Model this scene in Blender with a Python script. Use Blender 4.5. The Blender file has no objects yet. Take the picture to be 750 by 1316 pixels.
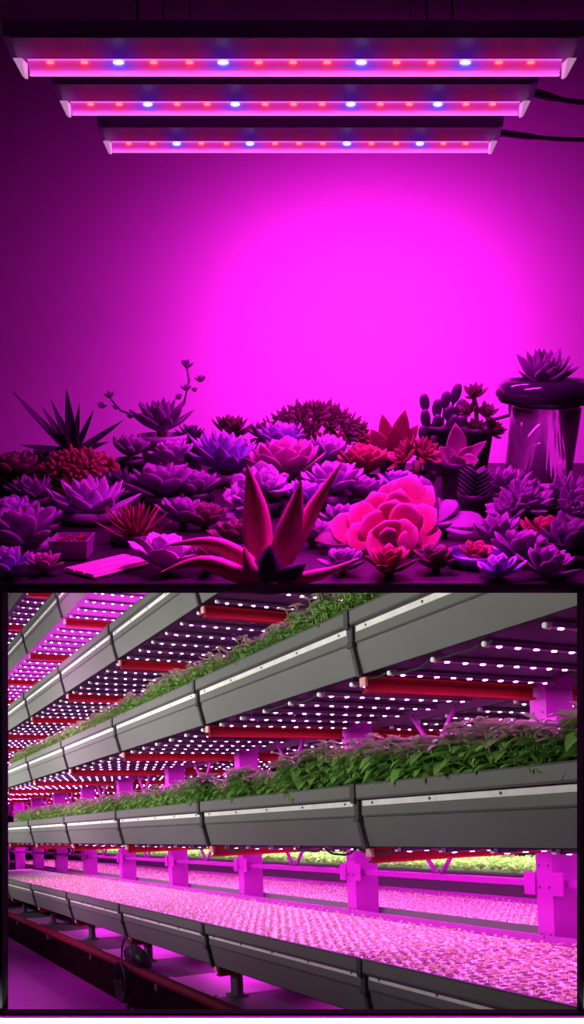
# A sloping succulent display under three grow lights, above a panel border, built as a dark frame, around an
# indoor vertical farm.  World axes: +Y runs away along the farm rows, +X runs across them, eye at z = 0.
import bpy, math, random
from mathutils import Vector, Matrix, Quaternion

R = random.Random(7)
PI = math.pi
sc = bpy.context.scene
COL = sc.collection
rad = math.radians
FPX = 1111.0
PX0, PY0 = 375.0, 1059.0

# ------------------------------------------------------------------ camera
TH = math.atan(580.0 / 1111.0)
RHO = 0.0375
Fv = Vector((math.sin(TH), math.cos(TH), 0))
Rl = Vector((math.cos(TH), -math.sin(TH), 0))
Ul = Vector((0, 0, 1))
CR = (Rl * math.cos(RHO) - Ul * math.sin(RHO)).normalized()
CU = (Rl * math.sin(RHO) + Ul * math.cos(RHO)).normalized()
cam_d = bpy.data.cameras.new('camera')
cam = bpy.data.objects.new('camera', cam_d)
COL.objects.link(cam)
cam.matrix_world = Matrix(((CR.x, CU.x, -Fv.x, 0), (CR.y, CU.y, -Fv.y, 0), (CR.z, CU.z, -Fv.z, 0), (0, 0, 0, 1)))
cam_d.sensor_fit = 'HORIZONTAL'
cam_d.sensor_width = 36.0
cam_d.lens = 36.0 * FPX / 750.0
cam_d.shift_y = (PY0 - 658.0) / 750.0
cam_d.clip_start = 0.05
cam_d.clip_end = 100
sc.camera = cam
# frame of the display stand: local x to the side, y away from the viewer, z up
MD = Matrix(((CR.x, Fv.x, CU.x, 0), (CR.y, Fv.y, CU.y, 0), (CR.z, Fv.z, CU.z, 0), (0, 0, 0, 1)))

# ------------------------------------------------------------------ materials
MATS = {}
def mat(name, col, rough=0.55, metal=0.0, emit=None, estr=0.0, var=0.12, scale=30.0, tip=None, spec=0.5,
        transm=0.0, alpha=1.0, trans=0.0, bump=0.0, coat=0.0):
    m = bpy.data.materials.new(name)
    m.use_nodes = True
    nt = m.node_tree
    b = nt.nodes['Principled BSDF']
    b.inputs['Roughness'].default_value = rough
    b.inputs['Metallic'].default_value = metal
    b.inputs['Specular IOR Level'].default_value = spec
    b.inputs['Transmission Weight'].default_value = transm
    b.inputs['Alpha'].default_value = alpha
    b.inputs['Coat Weight'].default_value = coat
    c4 = (*col, 1)
    b.inputs['Base Color'].default_value = c4
    if var > 0 and emit is None:
        tc = nt.nodes.new('ShaderNodeTexCoord')
        nz = nt.nodes.new('ShaderNodeTexNoise')
        nz.inputs['Scale'].default_value = scale
        nz.inputs['Detail'].default_value = 4
        nt.links.new(tc.outputs['Object'], nz.inputs['Vector'])
        mx = nt.nodes.new('ShaderNodeMix'); mx.data_type = 'RGBA'
        mx.inputs['A'].default_value = (*[max(0, c * (1 - var)) for c in col], 1)
        mx.inputs['B'].default_value = (*[min(1, c * (1 + var)) for c in col], 1)
        nt.links.new(nz.outputs['Fac'], mx.inputs['Factor'])
        last = mx.outputs['Result']
        if tip is not None:
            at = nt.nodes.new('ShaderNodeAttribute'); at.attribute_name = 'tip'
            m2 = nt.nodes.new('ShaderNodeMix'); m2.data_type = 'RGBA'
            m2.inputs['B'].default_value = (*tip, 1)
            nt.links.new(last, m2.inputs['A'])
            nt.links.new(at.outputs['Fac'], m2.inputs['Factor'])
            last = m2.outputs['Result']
        nt.links.new(last, b.inputs['Base Color'])
        if bump > 0:
            bp = nt.nodes.new('ShaderNodeBump'); bp.inputs['Strength'].default_value = bump
            bp.inputs['Distance'].default_value = 0.004
            nt.links.new(nz.outputs['Fac'], bp.inputs['Height'])
            nt.links.new(bp.outputs['Normal'], b.inputs['Normal'])
        if trans > 0:
            tr = nt.nodes.new('ShaderNodeBsdfTranslucent')
            nt.links.new(last, tr.inputs['Color'])
            ms = nt.nodes.new('ShaderNodeMixShader'); ms.inputs['Fac'].default_value = trans
            nt.links.new(b.outputs[0], ms.inputs[1]); nt.links.new(tr.outputs[0], ms.inputs[2])
            nt.links.new(ms.outputs[0], nt.nodes['Material Output'].inputs['Surface'])
    if emit is not None:
        b.inputs['Emission Color'].default_value = (*emit, 1)
        b.inputs['Emission Strength'].default_value = estr
    MATS[name] = m
    return m

# ------------------------------------------------------------------ mesh builder
class MB:
    def __init__(self):
        self.v, self.f, self.m, self.t, self.s = [], [], [], [], []
    def add(self, vs, fs, mi=0, tips=None, smooth=False):
        b = len(self.v)
        self.v.extend(Vector(p) for p in vs)
        self.t.extend(tips if tips else [0.0] * len(vs))
        for f in fs:
            self.f.append(tuple(b + i for i in f)); self.m.append(mi); self.s.append(smooth)
        return self
    def box(self, lo, hi, mi=0, M=None, bev=0.0):
        x0, y0, z0 = lo; x1, y1, z1 = hi
        if bev <= 0:
            vs = [(x0,y0,z0),(x1,y0,z0),(x1,y1,z0),(x0,y1,z0),(x0,y0,z1),(x1,y0,z1),(x1,y1,z1),(x0,y1,z1)]
            fs = [(0,3,2,1),(4,5,6,7),(0,1,5,4),(1,2,6,5),(2,3,7,6),(3,0,4,7)]
        else:   # chamfered box
            e = min(bev, (x1-x0)/3, (y1-y0)/3, (z1-z0)/3)
            vs, idx = [], {}
            for sx in (0,1):
                for sy in (0,1):
                    for sz in (0,1):
                        X, Y, Z = (x0,x1)[sx], (y0,y1)[sy], (z0,z1)[sz]
                        dx, dy, dz = (e,-e)[sx], (e,-e)[sy], (e,-e)[sz]
                        idx[(sx,sy,sz)] = len(vs)
                        vs += [(X, Y+dy, Z+dz), (X+dx, Y, Z+dz), (X+dx, Y+dy, Z)]
            fs = []
            g = lambda a,b,c,k: idx[(a,b,c)] + k
            for s in (0,1):
                q = [g(s,0,0,0), g(s,1,0,0), g(s,1,1,0), g(s,0,1,0)]; fs.append(q if s else q[::-1])
                q = [g(0,s,0,1), g(0,s,1,1), g(1,s,1,1), g(1,s,0,1)]; fs.append(q if s else q[::-1])
                q = [g(0,0,s,2), g(1,0,s,2), g(1,1,s,2), g(0,1,s,2)]; fs.append(q if s else q[::-1])
            for a in (0,1):
                for b in (0,1):
                    q = [g(0,a,b,1), g(1,a,b,1), g(1,a,b,2), g(0,a,b,2)]; fs.append(q if (a != b) else q[::-1])
                    q = [g(a,0,b,0), g(a,0,b,2), g(a,1,b,2), g(a,1,b,0)]; fs.append(q if (a != b) else q[::-1])
                    q = [g(a,b,0,0), g(a,b,1,0), g(a,b,1,1), g(a,b,0,1)]; fs.append(q if (a != b) else q[::-1])
            for k in idx:
                i = idx[k]; q = (i, i+1, i+2)
                fs.append(q if sum(k) % 2 else q[::-1])
        if M is not None: vs = [M @ Vector(p) for p in vs]
        return self.add(vs, fs, mi)
    def prism(self, prof, axis, a0, a1, mi=0):
        """prof: closed list of (u,v); extruded along axis 'y' (u=x,v=z) or 'x' (u=y,v=z)"""
        n = len(prof)
        P = (lambda u, v, a: (u, a, v)) if axis == 'y' else (lambda u, v, a: (a, u, v))
        vs = [P(u, v, a0) for u, v in prof] + [P(u, v, a1) for u, v in prof]
        fs = [(i, (i+1) % n, n + (i+1) % n, n + i) for i in range(n)] + [tuple(range(n))[::-1], tuple(range(n, 2*n))]
        return self.add(vs, fs, mi)
    def tube(self, pts, r, n=8, mi=0, tips=None, caps=True):
        pts = [Vector(p) for p in pts]
        rs = r if isinstance(r, (list, tuple)) else [r] * len(pts)
        vs, up = [], Vector((0.31, 0.17, 0.93))
        for i, p in enumerate(pts):
            d = (pts[min(i+1, len(pts)-1)] - pts[max(i-1, 0)]).normalized()
            a = d.cross(up)
            if a.length < 1e-3: a = d.cross(Vector((1, 0, 0)))
            a.normalize(); b = d.cross(a)
            vs += [p + (a * math.cos(2*PI*k/n) + b * math.sin(2*PI*k/n)) * rs[i] for k in range(n)]
        fs = [(i*n+k, i*n+(k+1) % n, (i+1)*n+(k+1) % n, (i+1)*n+k) for i in range(len(pts)-1) for k in range(n)]
        self.add(vs, fs, mi, smooth=True)
        if caps:
            b = len(self.v) - len(vs)
            for q in (tuple(range(b, b+n))[::-1], tuple(range(b+len(vs)-n, b+len(vs)))):
                self.f.append(q); self.m.append(mi); self.s.append(False)
        return self
    def lathe(self, prof, n=24, mi=0, M=None, sx=1.0, sy=1.0):
        vs = []
        for r, z in prof:
            for k in range(n):
                p = Vector((r*math.cos(2*PI*k/n)*sx, r*math.sin(2*PI*k/n)*sy, z))
                vs.append(M @ p if M is not None else p)
        fs = [(i*n+k, i*n+(k+1) % n, (i+1)*n+(k+1) % n, (i+1)*n+k) for i in range(len(prof)-1) for k in range(n)]
        return self.add(vs, fs, mi, smooth=True)
    def disc(self, c, r, n=8, mi=0, up=1):
        vs = [Vector(c)] + [Vector(c) + Vector((r*math.cos(2*PI*k/n), r*math.sin(2*PI*k/n), 0)) for k in range(n)]
        fs = [((0, 1+k, 1+(k+1) % n) if up > 0 else (0, 1+(k+1) % n, 1+k)) for k in range(n)]
        return self.add(vs, fs, mi)
    def build(self, name, mats, parent=None, M=None):
        me = bpy.data.meshes.new(name)
        me.from_pydata([tuple(p) for p in self.v], [], self.f)
        if not isinstance(mats, (list, tuple)): mats = [mats]
        for m in mats: me.materials.append(m)
        me.polygons.foreach_set('material_index', self.m)
        me.polygons.foreach_set('use_smooth', self.s)
        if any(self.t):
            a = me.attributes.new('tip', 'FLOAT', 'POINT'); a.data.foreach_set('value', self.t)
        me.update()
        o = bpy.data.objects.new(name, me)
        COL.objects.link(o)
        if parent is not None: o.parent = parent
        if M is not None: o.matrix_local = M
        return o

def tag(o, label=None, cat=None, group=None, kind=None):
    if label: o['label'] = label
    if cat: o['category'] = cat
    if group: o['group'] = group
    if kind: o['kind'] = kind
    return o
def empty(name, M, label, cat, group=None):
    o = bpy.data.objects.new(name, None); COL.objects.link(o)
    o.empty_display_size = 0.05
    o.matrix_world = M
    return tag(o, label, cat, group)
def copy_tree(o, parent=None, M=None):
    c = o.copy(); COL.objects.link(c)
    if parent is not None: c.parent = parent
    if M is not None: c.matrix_world = M
    for ch in [x for x in KIDS.get(o.name, [])]:
        k = copy_tree(ch, c)
        KIDS.setdefault(c.name, []).append(k)
    return c
KIDS = {}
def part(mb, name, mats, parent, M=None, label=None):
    o = mb.build(name, mats, parent, M)
    KIDS.setdefault(parent.name, []).append(o)
    if label: o['label'] = label
    return o
T = Matrix.Translation
ONES = 'zeroth first second third fourth fifth sixth seventh eighth ninth tenth eleventh twelfth thirteenth fourteenth fifteenth sixteenth seventeenth eighteenth nineteenth'.split()
TENS = {2: 'twent', 3: 'thirt', 4: 'fort', 5: 'fift', 6: 'sixt', 7: 'sevent', 8: 'eight', 9: 'ninet'}
def ordw(n):
    if n >= 100: return 'hundred-' + ordw(n - 100) if n > 100 else 'hundredth'
    if n < 20: return ONES[n]
    t, u = divmod(n, 10)
    return TENS[t] + 'ieth' if u == 0 else TENS[t] + 'y-' + ONES[u]

# ================================================================== THE VERTICAL FARM
m_tray = mat('tray_grey', (0.135, 0.14, 0.128), 0.5, var=0.10, scale=5)
m_trayline = mat('tray_seam', (0.07, 0.06, 0.07), 0.7)
m_strip = mat('galvanised_strip', (0.80, 0.79, 0.74), 0.45, var=0.22, scale=22)
m_bolt = mat('bolt_steel', (0.12, 0.12, 0.12), 0.5)
m_bracket = mat('bracket_iron', (0.055, 0.052, 0.055), 0.6, var=0.3, scale=60)
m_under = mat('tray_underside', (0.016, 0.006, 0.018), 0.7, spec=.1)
m_under_lit = mat('tray_underside_lit', (0.30, 0.03, 0.30), 0.6, spec=.2)  # lit copy of the underside, bounced magenta light put into its colour
m_board = mat('white_raft', (0.86, 0.86, 0.86), 0.5, var=0.03)
m_boardd = mat('raft_darkened', (0.07, 0.05, 0.045), 0.9, var=.3)  # raft board darkened to cut light bounced onto the tray above
m_rim = mat('rim_plastic', (0.34, 0.03, 0.34), 0.45, spec=.2)  # grey rim coloured magenta for the LED light on it
m_post = mat('post_led_tint', (0.40, 0.02, 0.38), 0.45, spec=.2, var=0.1, scale=8)  # magenta LED light put into the base colour of the posts
m_red = mat('red_oxide_steel', (0.27, 0.008, 0.012), 0.6, spec=.15, var=0.25, scale=12)
m_cap = mat('white_plastic', (0.85, 0.85, 0.85), 0.4)
m_black = mat('black_rubber', (0.012, 0.012, 0.014), 0.5)
m_house = mat('bar_housing', (0.12, 0.07, 0.14), 0.4)
LEDC = (1.0, 0.12, 0.94)
m_led = mat('led_diode', (0.9, 0.9, 0.9), emit=LEDC, estr=380.0)
m_basil = mat('basil_leaf', (0.27, 0.54, 0.11), 0.36, var=0.35, scale=18, tip=(0.80, 0.34, 0.78), trans=0.22, spec=.8)  # tip colour paints the pink LED light onto the leaves
m_basil2 = mat('basil_leaf_dark', (0.20, 0.45, 0.08), 0.36, var=0.35, scale=18, tip=(0.74, 0.30, 0.72), trans=0.22, spec=.8)  # same painted LED pink in the tip colour
m_stem = mat('green_stem', (0.20, 0.32, 0.08), 0.6)
m_seed = mat('seedling_leaf', (0.50, 0.46, 0.26), 0.55, var=0.2, scale=60, trans=0.15)
m_plug = mat('grow_plug', (0.30, 0.05, 0.24), 0.9)
m_deck = mat('deck_led_tint', (0.52, 0.12, 0.50), 0.45, var=0.15, scale=6)  # white boards coloured pink for the LED light on them
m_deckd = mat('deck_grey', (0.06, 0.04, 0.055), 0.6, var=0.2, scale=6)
m_plinth = mat('plinth_shade', (0.012, 0.003, 0.006), 0.9, spec=.02)  # near-black colour holds the shade under the rack
m_floor = mat('floor_led_tint', (0.36, 0.03, 0.38), 0.5, var=0.12, scale=3)  # magenta LED spill put into the floor colour
m_hall = mat('hall_dark', (0.06, 0.05, 0.06), 0.8)
m_lett = mat('lettuce_leaf', (0.55, 0.74, 0.26), 0.55, var=0.35, scale=14, trans=0.2)

XF, XB = 2.20, 3.40            # front and back of the near rack
XF2, XB2 = 3.64, 4.84          # the rack behind it
BAY = 2.035
J0 = 3.56
TOPS = [-0.66 + 0.838 * k for k in range(6)]       # rims of the six shelves
SHELF = ['seedling shelf', 'eye-level basil shelf', 'raised basil shelf', 'high shelf', 'second highest shelf', 'topmost shelf']

# ---- hall
def struct(mb, name, m, M=None):
    return tag(mb.build(name, m, M=M), kind='structure')
struct(MB().box((-3.5, 1.2, -1.70), (12.5, 34, -1.60)), 'floor', m_floor)
struct(MB().box((12.4, 1.2, -1.60), (12.5, 34, 4.6)), 'wall_rear', m_hall)
struct(MB().box((-3.5, 34.0, -1.60), (12.5, 34.1, 4.6)), 'wall_end', m_hall)
struct(MB().box((-3.5, 1.2, 4.6), (12.5, 34.1, 4.7)), 'ceiling', m_hall)

# ---- growing trays
def tray_parts(root, y0, y1, front=True, bolts=5, board=True, detail=True, lit_base=False, dark_board=False):
    """local x from the front lip, z from the rim, y absolute length"""
    W = XB - XF
    prof = [(0,0),(0,-.064),(.018,-.072),(.030,-.072),(.030,-.150),(.036,-.153),(.036,-.158),(.034,-.160),(.072,-.300),
            (.084,-.300),(.046,-.160),(.044,-.072),(.040,-.060),(.016,-.055),(.016,0)]
    part(MB().prism(prof, 'y', y0, y1), 'front_panel', m_tray, root)
    if detail:
        mb = MB().box((.0280, y0 + .027, -.156), (.0305, y1 - .029, -.147)).box((-.0015, y0 + .022, -.072), (.022, y1 - .022, -.062)).box((-.0015, y0 + .022, -.005), (.017, y1 - .022, .0015))
        part(mb, 'seam', m_trayline, root)
        mb = MB().box((.026, y0 + .05, -.104), (.0305, y1 - .03, -.076))
        s = part(mb, 'metal_strip', m_strip, root, label='pale galvanised strip')
        for i in range(bolts):
            y = y0 + .12 + i * (y1 - y0 - .24) / max(1, bolts - 1)
            b = MB().tube([(.0215, y, -.090), (.0265, y, -.090)], .0065, 8)
            part(b, 'bolt', m_bolt, s)
    part(MB().box((.072, y0, -.304), (W - .072, y1, -.290)), 'base_plate', m_under_lit if lit_base else m_under, root)
    prof_b = [(W - u, v) for u, v in prof][::-1]
    part(MB().prism(prof_b, 'y', y0, y1), 'back_panel', m_rim, root)
    if board:
        part(MB().box((.050, y0, -.062), (W - .050, y1, -.040)), 'raft_board', m_boardd if dark_board else m_board, root)
def bracket_parts(root, y):
    mb = MB()
    mb.box((-.014, y - .019, -.070), (-.001, y + .019, .006), bev=.004)
    mb.box((-.014, y - .015, -.090), (.026, y + .015, -.0735), bev=.003)
    mb.box((-.014, y - .015, -.080), (-.002, y + .015, -.060), bev=.003)
    mb.box((.008, y - .018, -.160), (.025, y + .018, -.072), bev=.004)
    mb.add([(.012, y-.014, -.155), (.030, y-.014, -.155), (.012, y+.014, -.155), (.030, y+.014, -.155),
            (.048, y-.014, -.312), (.068, y-.014, -.312), (.048, y+.014, -.312), (.068, y+.014, -.312)],
           [(0,1,5,4),(2,6,7,3),(0,4,6,2),(1,3,7,5),(4,5,7,6),(0,2,3,1)])
    mb.box((.004, y - .024, -.178), (.0278, y + .024, -.150), bev=.004)
    part(mb, 'joint_bracket', m_bracket, root, label='dark iron joint bracket')

NB = 7
for k, z in enumerate(TOPS):
    b0 = {0: -1, 1: -1, 2: -1, 3: 0, 4: 1, 5: 2}[k]
    proto = None
    for b in range(b0, NB):
        y = J0 + b * BAY
        i = b - b0 + 1
        lab = f'{ordw(i)} grey tray section along the {SHELF[k]}, counted from the near end'
        if k == 0 and proto is None: lab = 'grey tray section of the seedling shelf at its near end'
        M = T((XF, y, z))
        if proto is None:
            root = empty('shelf_tray', M, lab, 'tray', f'grey trays of the {SHELF[k]}')
            tray_parts(root, .004, BAY - .004, lit_base=(k == 4), dark_board=(k in (1, 2)))
            bracket_parts(root, 0.0)
            proto = root
        else:
            r = copy_tree(proto, None, M); r['label'] = lab
# the rack behind: long trays
for k in (0, 1, 2, 3):
    M = T((XF2, 2.0, TOPS[k]))
    root = empty('shelf_tray', M, f'long grey tray of the {SHELF[k]} on the rack behind the pink posts', 'tray', 'trays of the rack behind')
    tray_parts(root, 0, 27.0, detail=False, dark_board=(k in (1, 2)))

# ---- posts and trusses of the spine
POSTN = 13
proto = None
for b in range(-1, POSTN):
    y = J0 + .02 + b * BAY
    lab = f'{ordw(b + 2)} pink steel post between the two racks, counted from the near end'
    M = T((3.42, y, 0))
    if proto is None:
        root = empty('rack_post', T((3.42, y, -1.6)), lab, 'post', 'pink posts between the racks')
        mb = MB()
        mb.box((0, -.062, 0), (.012, .062, 5.4)).box((.188, -.062, 0), (.2, .062, 5.4)).box((.012, -.062, 0), (.188, -.050, 5.4)).box((.012, .050, 0), (.188, .062, 5.4))
        part(mb, 'column', m_post, root)
        for s in (.82, .94, 1.20, 1.32, 1.66, 2.04, 2.16):
            for q in (-.035, .035):
                part(MB().tube([(-.004, q, s), (.0, q, s)], .008, 6), 'bolt_head', m_bracket, root)
        for z in (1.21, 2.05, 2.89):
            part(MB().box((-.012, -.150, z - .055), (.0, -.063, z + .075), bev=.004), 'gusset', m_post, root)
            part(MB().box((-.012, .063, z - .055), (.0, .150, z + .075), bev=.004), 'gusset', m_post, root)
        proto = root
    else:
        r = copy_tree(proto, None, T((3.42, y, -1.6))); r['label'] = lab
for k, (zc, nm) in enumerate(((-.385, 'seedling shelf'), (.453, 'eye-level basil shelf'))):
    proto = None
    for b in range(-1, 9):
        y = J0 + .02 + b * BAY
        lab = f'{ordw(b + 2)} pink truss beam above the {nm}, counted from the near end'
        M = T((3.45, y, zc))
        if proto is None:
            root = empty('truss_beam', M, lab, 'beam', f'pink trusses above the {nm}')
            part(MB().box((0, .070, -.018), (.05, BAY - .070, .022), bev=.004), 'bottom_chord', m_post, root)
            for s in (-1, 1):
                for c in (BAY * .5,):
                    mb = MB(); h = .257
                    p0, p1 = Vector((.025, c + s * .03, .022)), Vector((.025, c + s * .24, h))
                    mb.tube([p0, p1], .016, 6)
                    part(mb, 'brace', m_post, root)
            proto = root
        else:
            r = copy_tree(proto, None, M); r['label'] = lab

# ---- red cross beams under every shelf
proto = None
for k, z in enumerate(TOPS):
    b0 = {0: -1, 1: -1, 2: -1, 3: 0, 4: 1, 5: 2}[k]
    for b in range(b0, 8):
        y = J0 + .03 + b * BAY
        M = T((XF + .09, y, z - .305))
        lab = f'{ordw(b - b0 + 1)} red steel cross beam under the {SHELF[k]}, counted from the near end'
        if proto is None:
            root = empty('cross_beam', M, lab, 'beam', f'red cross beams under the {SHELF[k]}')
            L = XB - XF - .10
            part(MB().prism([(-.03,0),(.03,0),(.03,-.012),(.008,-.012),(.008,-.068),(.03,-.068),(.03,-.08),(-.03,-.08),(-.03,-.068),(-.008,-.068),(-.008,-.012),(-.03,-.012)][::-1], 'x', 0.02, L), 'girder', m_red, root)
            part(MB().box((0, -.026, -.05), (.02, .026, -.004), bev=.004), 'end_plate', mat('end_plate_pink', (.8, .35, .35), .5), root, label='pale pink end plate')
            proto = root
        else:
            r = copy_tree(proto, None, M); r['label'] = lab; r['group'] = f'red cross beams under the {SHELF[k]}'
proto = None
for k in (2, 3):
    for b in range(-1, 12):
        y = J0 + .03 + b * BAY
        M = T((XF2 + .02, y, TOPS[k] - .305))
        lab = f'{ordw(b + 2)} red cross beam behind the posts under the {SHELF[k]}'
        if proto is None:
            proto = tag(MB().prism([(-.03,0),(.03,0),(.03,-.012),(.008,-.012),(.008,-.068),(.03,-.068),(.03,-.08),(-.03,-.08),(-.03,-.068),(-.008,-.068),(-.008,-.012),(-.03,-.012)][::-1], 'x', 0, 1.1).build('cross_beam', m_red, M=M), lab, 'beam', f'red beams behind the posts under the {SHELF[k]}')
        else:
            r = copy_tree(proto, None, M); r['label'] = lab; r['group'] = f'red beams behind the posts under the {SHELF[k]}'

# ---- LED grow bars
NLED = 10
def bar_mesh(mb_h, L):
    return mb_h.box((0, -.016, -.022), (L, .016, 0), bev=.004)
def diode_mb(): return MB().disc((0, 0, -.0015), .0118, 6, 0, up=-1)
def make_bar(M, lab, grp, detail):
    L = NLED * .1 + .02
    if detail:
        root = empty('mounted_led_bar', M, lab, 'grow light', grp)
        part(bar_mesh(MB(), L), 'housing', m_house, root)
        part(MB().tube([(-.030, 0, -.0155), (-.001, 0, -.0155)], [.011, .014], 10), 'end_cap', m_cap, root, label='white end cap')
        me = None
        for i in range(NLED):
            if me is None:
                d = part(diode_mb(), 'diode', m_led, root, T((.055 + i * .1, 0, -.0225))); me = d
            else:
                c = me.copy(); COL.objects.link(c); c.parent = root; c.matrix_local = T((.055 + i * .1, 0, -.0225))
                KIDS[root.name].append(c)
        return root
    mb = bar_mesh(MB(), L)
    mb.box((-.022, -.011, -.020), (0, .011, .0), 2)
    for i in range(NLED): mb.disc((.055 + i * .1, 0, -.024), .0118, 6, 1, up=-1)
    return tag(mb.build('mounted_led_bar', [m_house, m_led, m_cap], M=M), lab, 'grow light', grp)
STEP = BAY / 6
def bars(xs, z, ylo, yhi, ydet, where):
    pd = ps = None
    n = 0
    i = int((ylo - J0) / STEP) - 2
    while True:
        y = J0 + STEP * (i + .5); i += 1
        if y < ylo: continue
        if y > yhi: break
        n += 1
        M = T((xs, y, z))
        lab = f'{ordw(n)} LED grow bar from the near end under the {where}'
        grp = f'LED bars under the {where}'
        if y < ydet:
            if pd is None: pd = make_bar(M, lab, grp, True)
            else:
                r = copy_tree(pd, None, M); r['label'] = lab
        else:
            if ps is None: ps = make_bar(M, lab, grp, False)
            else:
                r = copy_tree(ps, None, M); r['label'] = lab
DZ = -.306
bars(XF + .14, TOPS[1] + DZ, .8, 13.4, 0, SHELF[1])
bars(XF + .14, TOPS[2] + DZ, 1.9, 20.0, 8.5, SHELF[2])
bars(XF + .14, TOPS[3] + DZ, 4.4, 20.0, 9.5, SHELF[3])
bars(XF + .14, TOPS[4] + DZ, 7.2, 20.0, 9.5, SHELF[4])
bars(XF + .14, TOPS[5] + DZ, 9.6, 20.0, 0, SHELF[5])
bars(XF2 + .08, TOPS[2] + DZ, 2.2, 26.0, 0, SHELF[2] + ' behind the posts')
bars(XF2 + .08, TOPS[1] + DZ, 2.2, 22.0, 0, SHELF[1] + ' behind the posts')

# ---- cables looping between the bar ends
def cable(k, y0, y1, sag, lab, x=XF + .115):
    z = TOPS[k] - .316
    pts = [Vector((x, y0 + (y1 - y0) * s, z - sag * 4 * s * (1 - s) - .004 * math.sin(9 * s))) for s in [i / 14 for i in range(15)]]
    tag(MB().tube(pts, .0065, 6).build('hanging_cable', m_black), lab, 'cable', 'black cables between the LED bars')
for n, (k, i, sag) in enumerate(((2, -3, .012), (2, -2, .026), (2, -1, .008), (2, 1, .022), (2, 2, .010), (1, -1, .020), (1, 0, .035), (1, 1, .018), (1, 4, .03), (1, 6, .02))):
    y0 = J0 + STEP * (i + .5)
    j = [q for q in ((2, -3), (2, -2), (2, -1), (2, 1), (2, 2), (1, -1), (1, 0), (1, 1), (1, 4), (1, 6)) if q[0] == k].index((k, i)) + 1
    cable(k, y0 + .02, y0 + STEP - .02, sag, f'{ordw(j)} black cable looped between bar ends below the front edge of the {SHELF[k]}')

# ---- basil
def leaf_blade(mb, base, d, up, L, W, droop, mi=0, fold=.25, tipv=1.0):
    d = d.normalized(); s = d.cross(up).normalized(); n = s.cross(d).normalized()
    prof = (0.18, .82, 1.0, .66, .05)
    vs, tp = [], []
    for i, w in enumerate(prof):
        u = i / 4
        c = base + d * (L * u) - n * (droop * L * u * u)
        h = W * .5 * w
        vs += [c - s * h + n * h * fold, c - n * h * .25, c + s * h + n * h * fold]
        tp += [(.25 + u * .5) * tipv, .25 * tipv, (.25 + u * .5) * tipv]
    fs = []
    for i in range(4):
        a = i * 3
        fs += [(a, a+1, a+4, a+3), (a+1, a+2, a+5, a+4)]
    mb.add(vs, fs, mi, tp, smooth=True)
def basil_mesh(seed, H, Wd, nst, LL):
    r = random.Random(seed); mb = MB()
    for s in range(nst):
        a = 2 * PI * s / nst + r.uniform(-.4, .4)
        rr = Wd * r.uniform(.1, .42)
        base = Vector((.4 * rr * math.cos(a), .4 * rr * math.sin(a), 0))
        h = H * r.uniform(.7, 1.0)
        topp = Vector((rr * math.cos(a), rr * math.sin(a), h))
        mb.tube([base, (base + topp) / 2 + Vector((0, 0, .01)), topp], .0025, 5, 1, caps=False)
        for nd in range(4):
            u = .3 + .7 * nd / 3
            p = base.lerp(topp, u)
            for q in range(3 if nd < 3 else 5):
                b = a + nd * 1.57 + q * 2 * PI / (3 if nd < 3 else 5) + r.uniform(-.4, .4)
                el = r.uniform(-.15, .45) if nd < 3 else r.uniform(.2, .8)
                d = Vector((math.cos(b) * math.cos(el), math.sin(b) * math.cos(el), math.sin(el)))
                L = LL * r.uniform(.65, 1.1) * (1.0 if nd < 3 else .8)
                leaf_blade(mb, p, d, Vector((0, 0, 1)), L, L * .62, r.uniform(.3, .75), 0, r.uniform(.15, .45), .06 if nd < 3 else r.uniform(.5, 1.0))  # top leaves get most of the painted LED pink
    return mb
def plant_kind(name, seeds, H, Wd, nst, LL, mats):
    out = []
    for s in seeds:
        mb = basil_mesh(s, H, Wd, nst, LL)
        o = mb.build(name, mats)
        out.append(o.data); bpy.data.objects.remove(o)
    return out
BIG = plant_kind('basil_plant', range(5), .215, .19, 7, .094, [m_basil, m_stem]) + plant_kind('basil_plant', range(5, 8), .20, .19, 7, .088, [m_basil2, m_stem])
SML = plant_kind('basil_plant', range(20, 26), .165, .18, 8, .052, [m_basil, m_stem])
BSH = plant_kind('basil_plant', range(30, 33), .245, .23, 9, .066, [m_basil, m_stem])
def basil_row(k, dx, y0, y1, pitch, kinds, row, sz=lambda y: 1.0):
    y, n = y0, 0
    while y < y1:
        n += 1
        ms = kinds(y)
        o = bpy.data.objects.new('basil_plant', R.choice(ms)); COL.objects.link(o)
        s = sz(y) * R.uniform(.86, 1.12)
        o.matrix_world = T((XF + dx + R.uniform(-.015, .015), y + R.uniform(-.02, .02), TOPS[k] - .038)) @ Matrix.Rotation(R.uniform(0, 6.28), 4, 'Z') @ Matrix.Diagonal((s, s, s, 1))
        tag(o, f'{ordw(n)} leafy green basil plant from the near end of the {row} row, {SHELF[k]}', 'plant', f'basil plants on the {SHELF[k]}')
        y += pitch
def kinds2(y):
    if 3.62 < y < 4.1: return BSH
    return BIG if y < 3.6 else (BIG + SML if y < 6 else SML)
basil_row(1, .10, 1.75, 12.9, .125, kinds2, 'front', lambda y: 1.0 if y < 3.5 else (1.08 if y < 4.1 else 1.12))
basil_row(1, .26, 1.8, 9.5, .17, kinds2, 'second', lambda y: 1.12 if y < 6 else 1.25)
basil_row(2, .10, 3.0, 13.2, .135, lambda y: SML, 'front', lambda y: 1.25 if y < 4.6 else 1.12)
basil_row(2, .26, 3.2, 9.5, .19, lambda y: SML, 'second', lambda y: 1.3)

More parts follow.
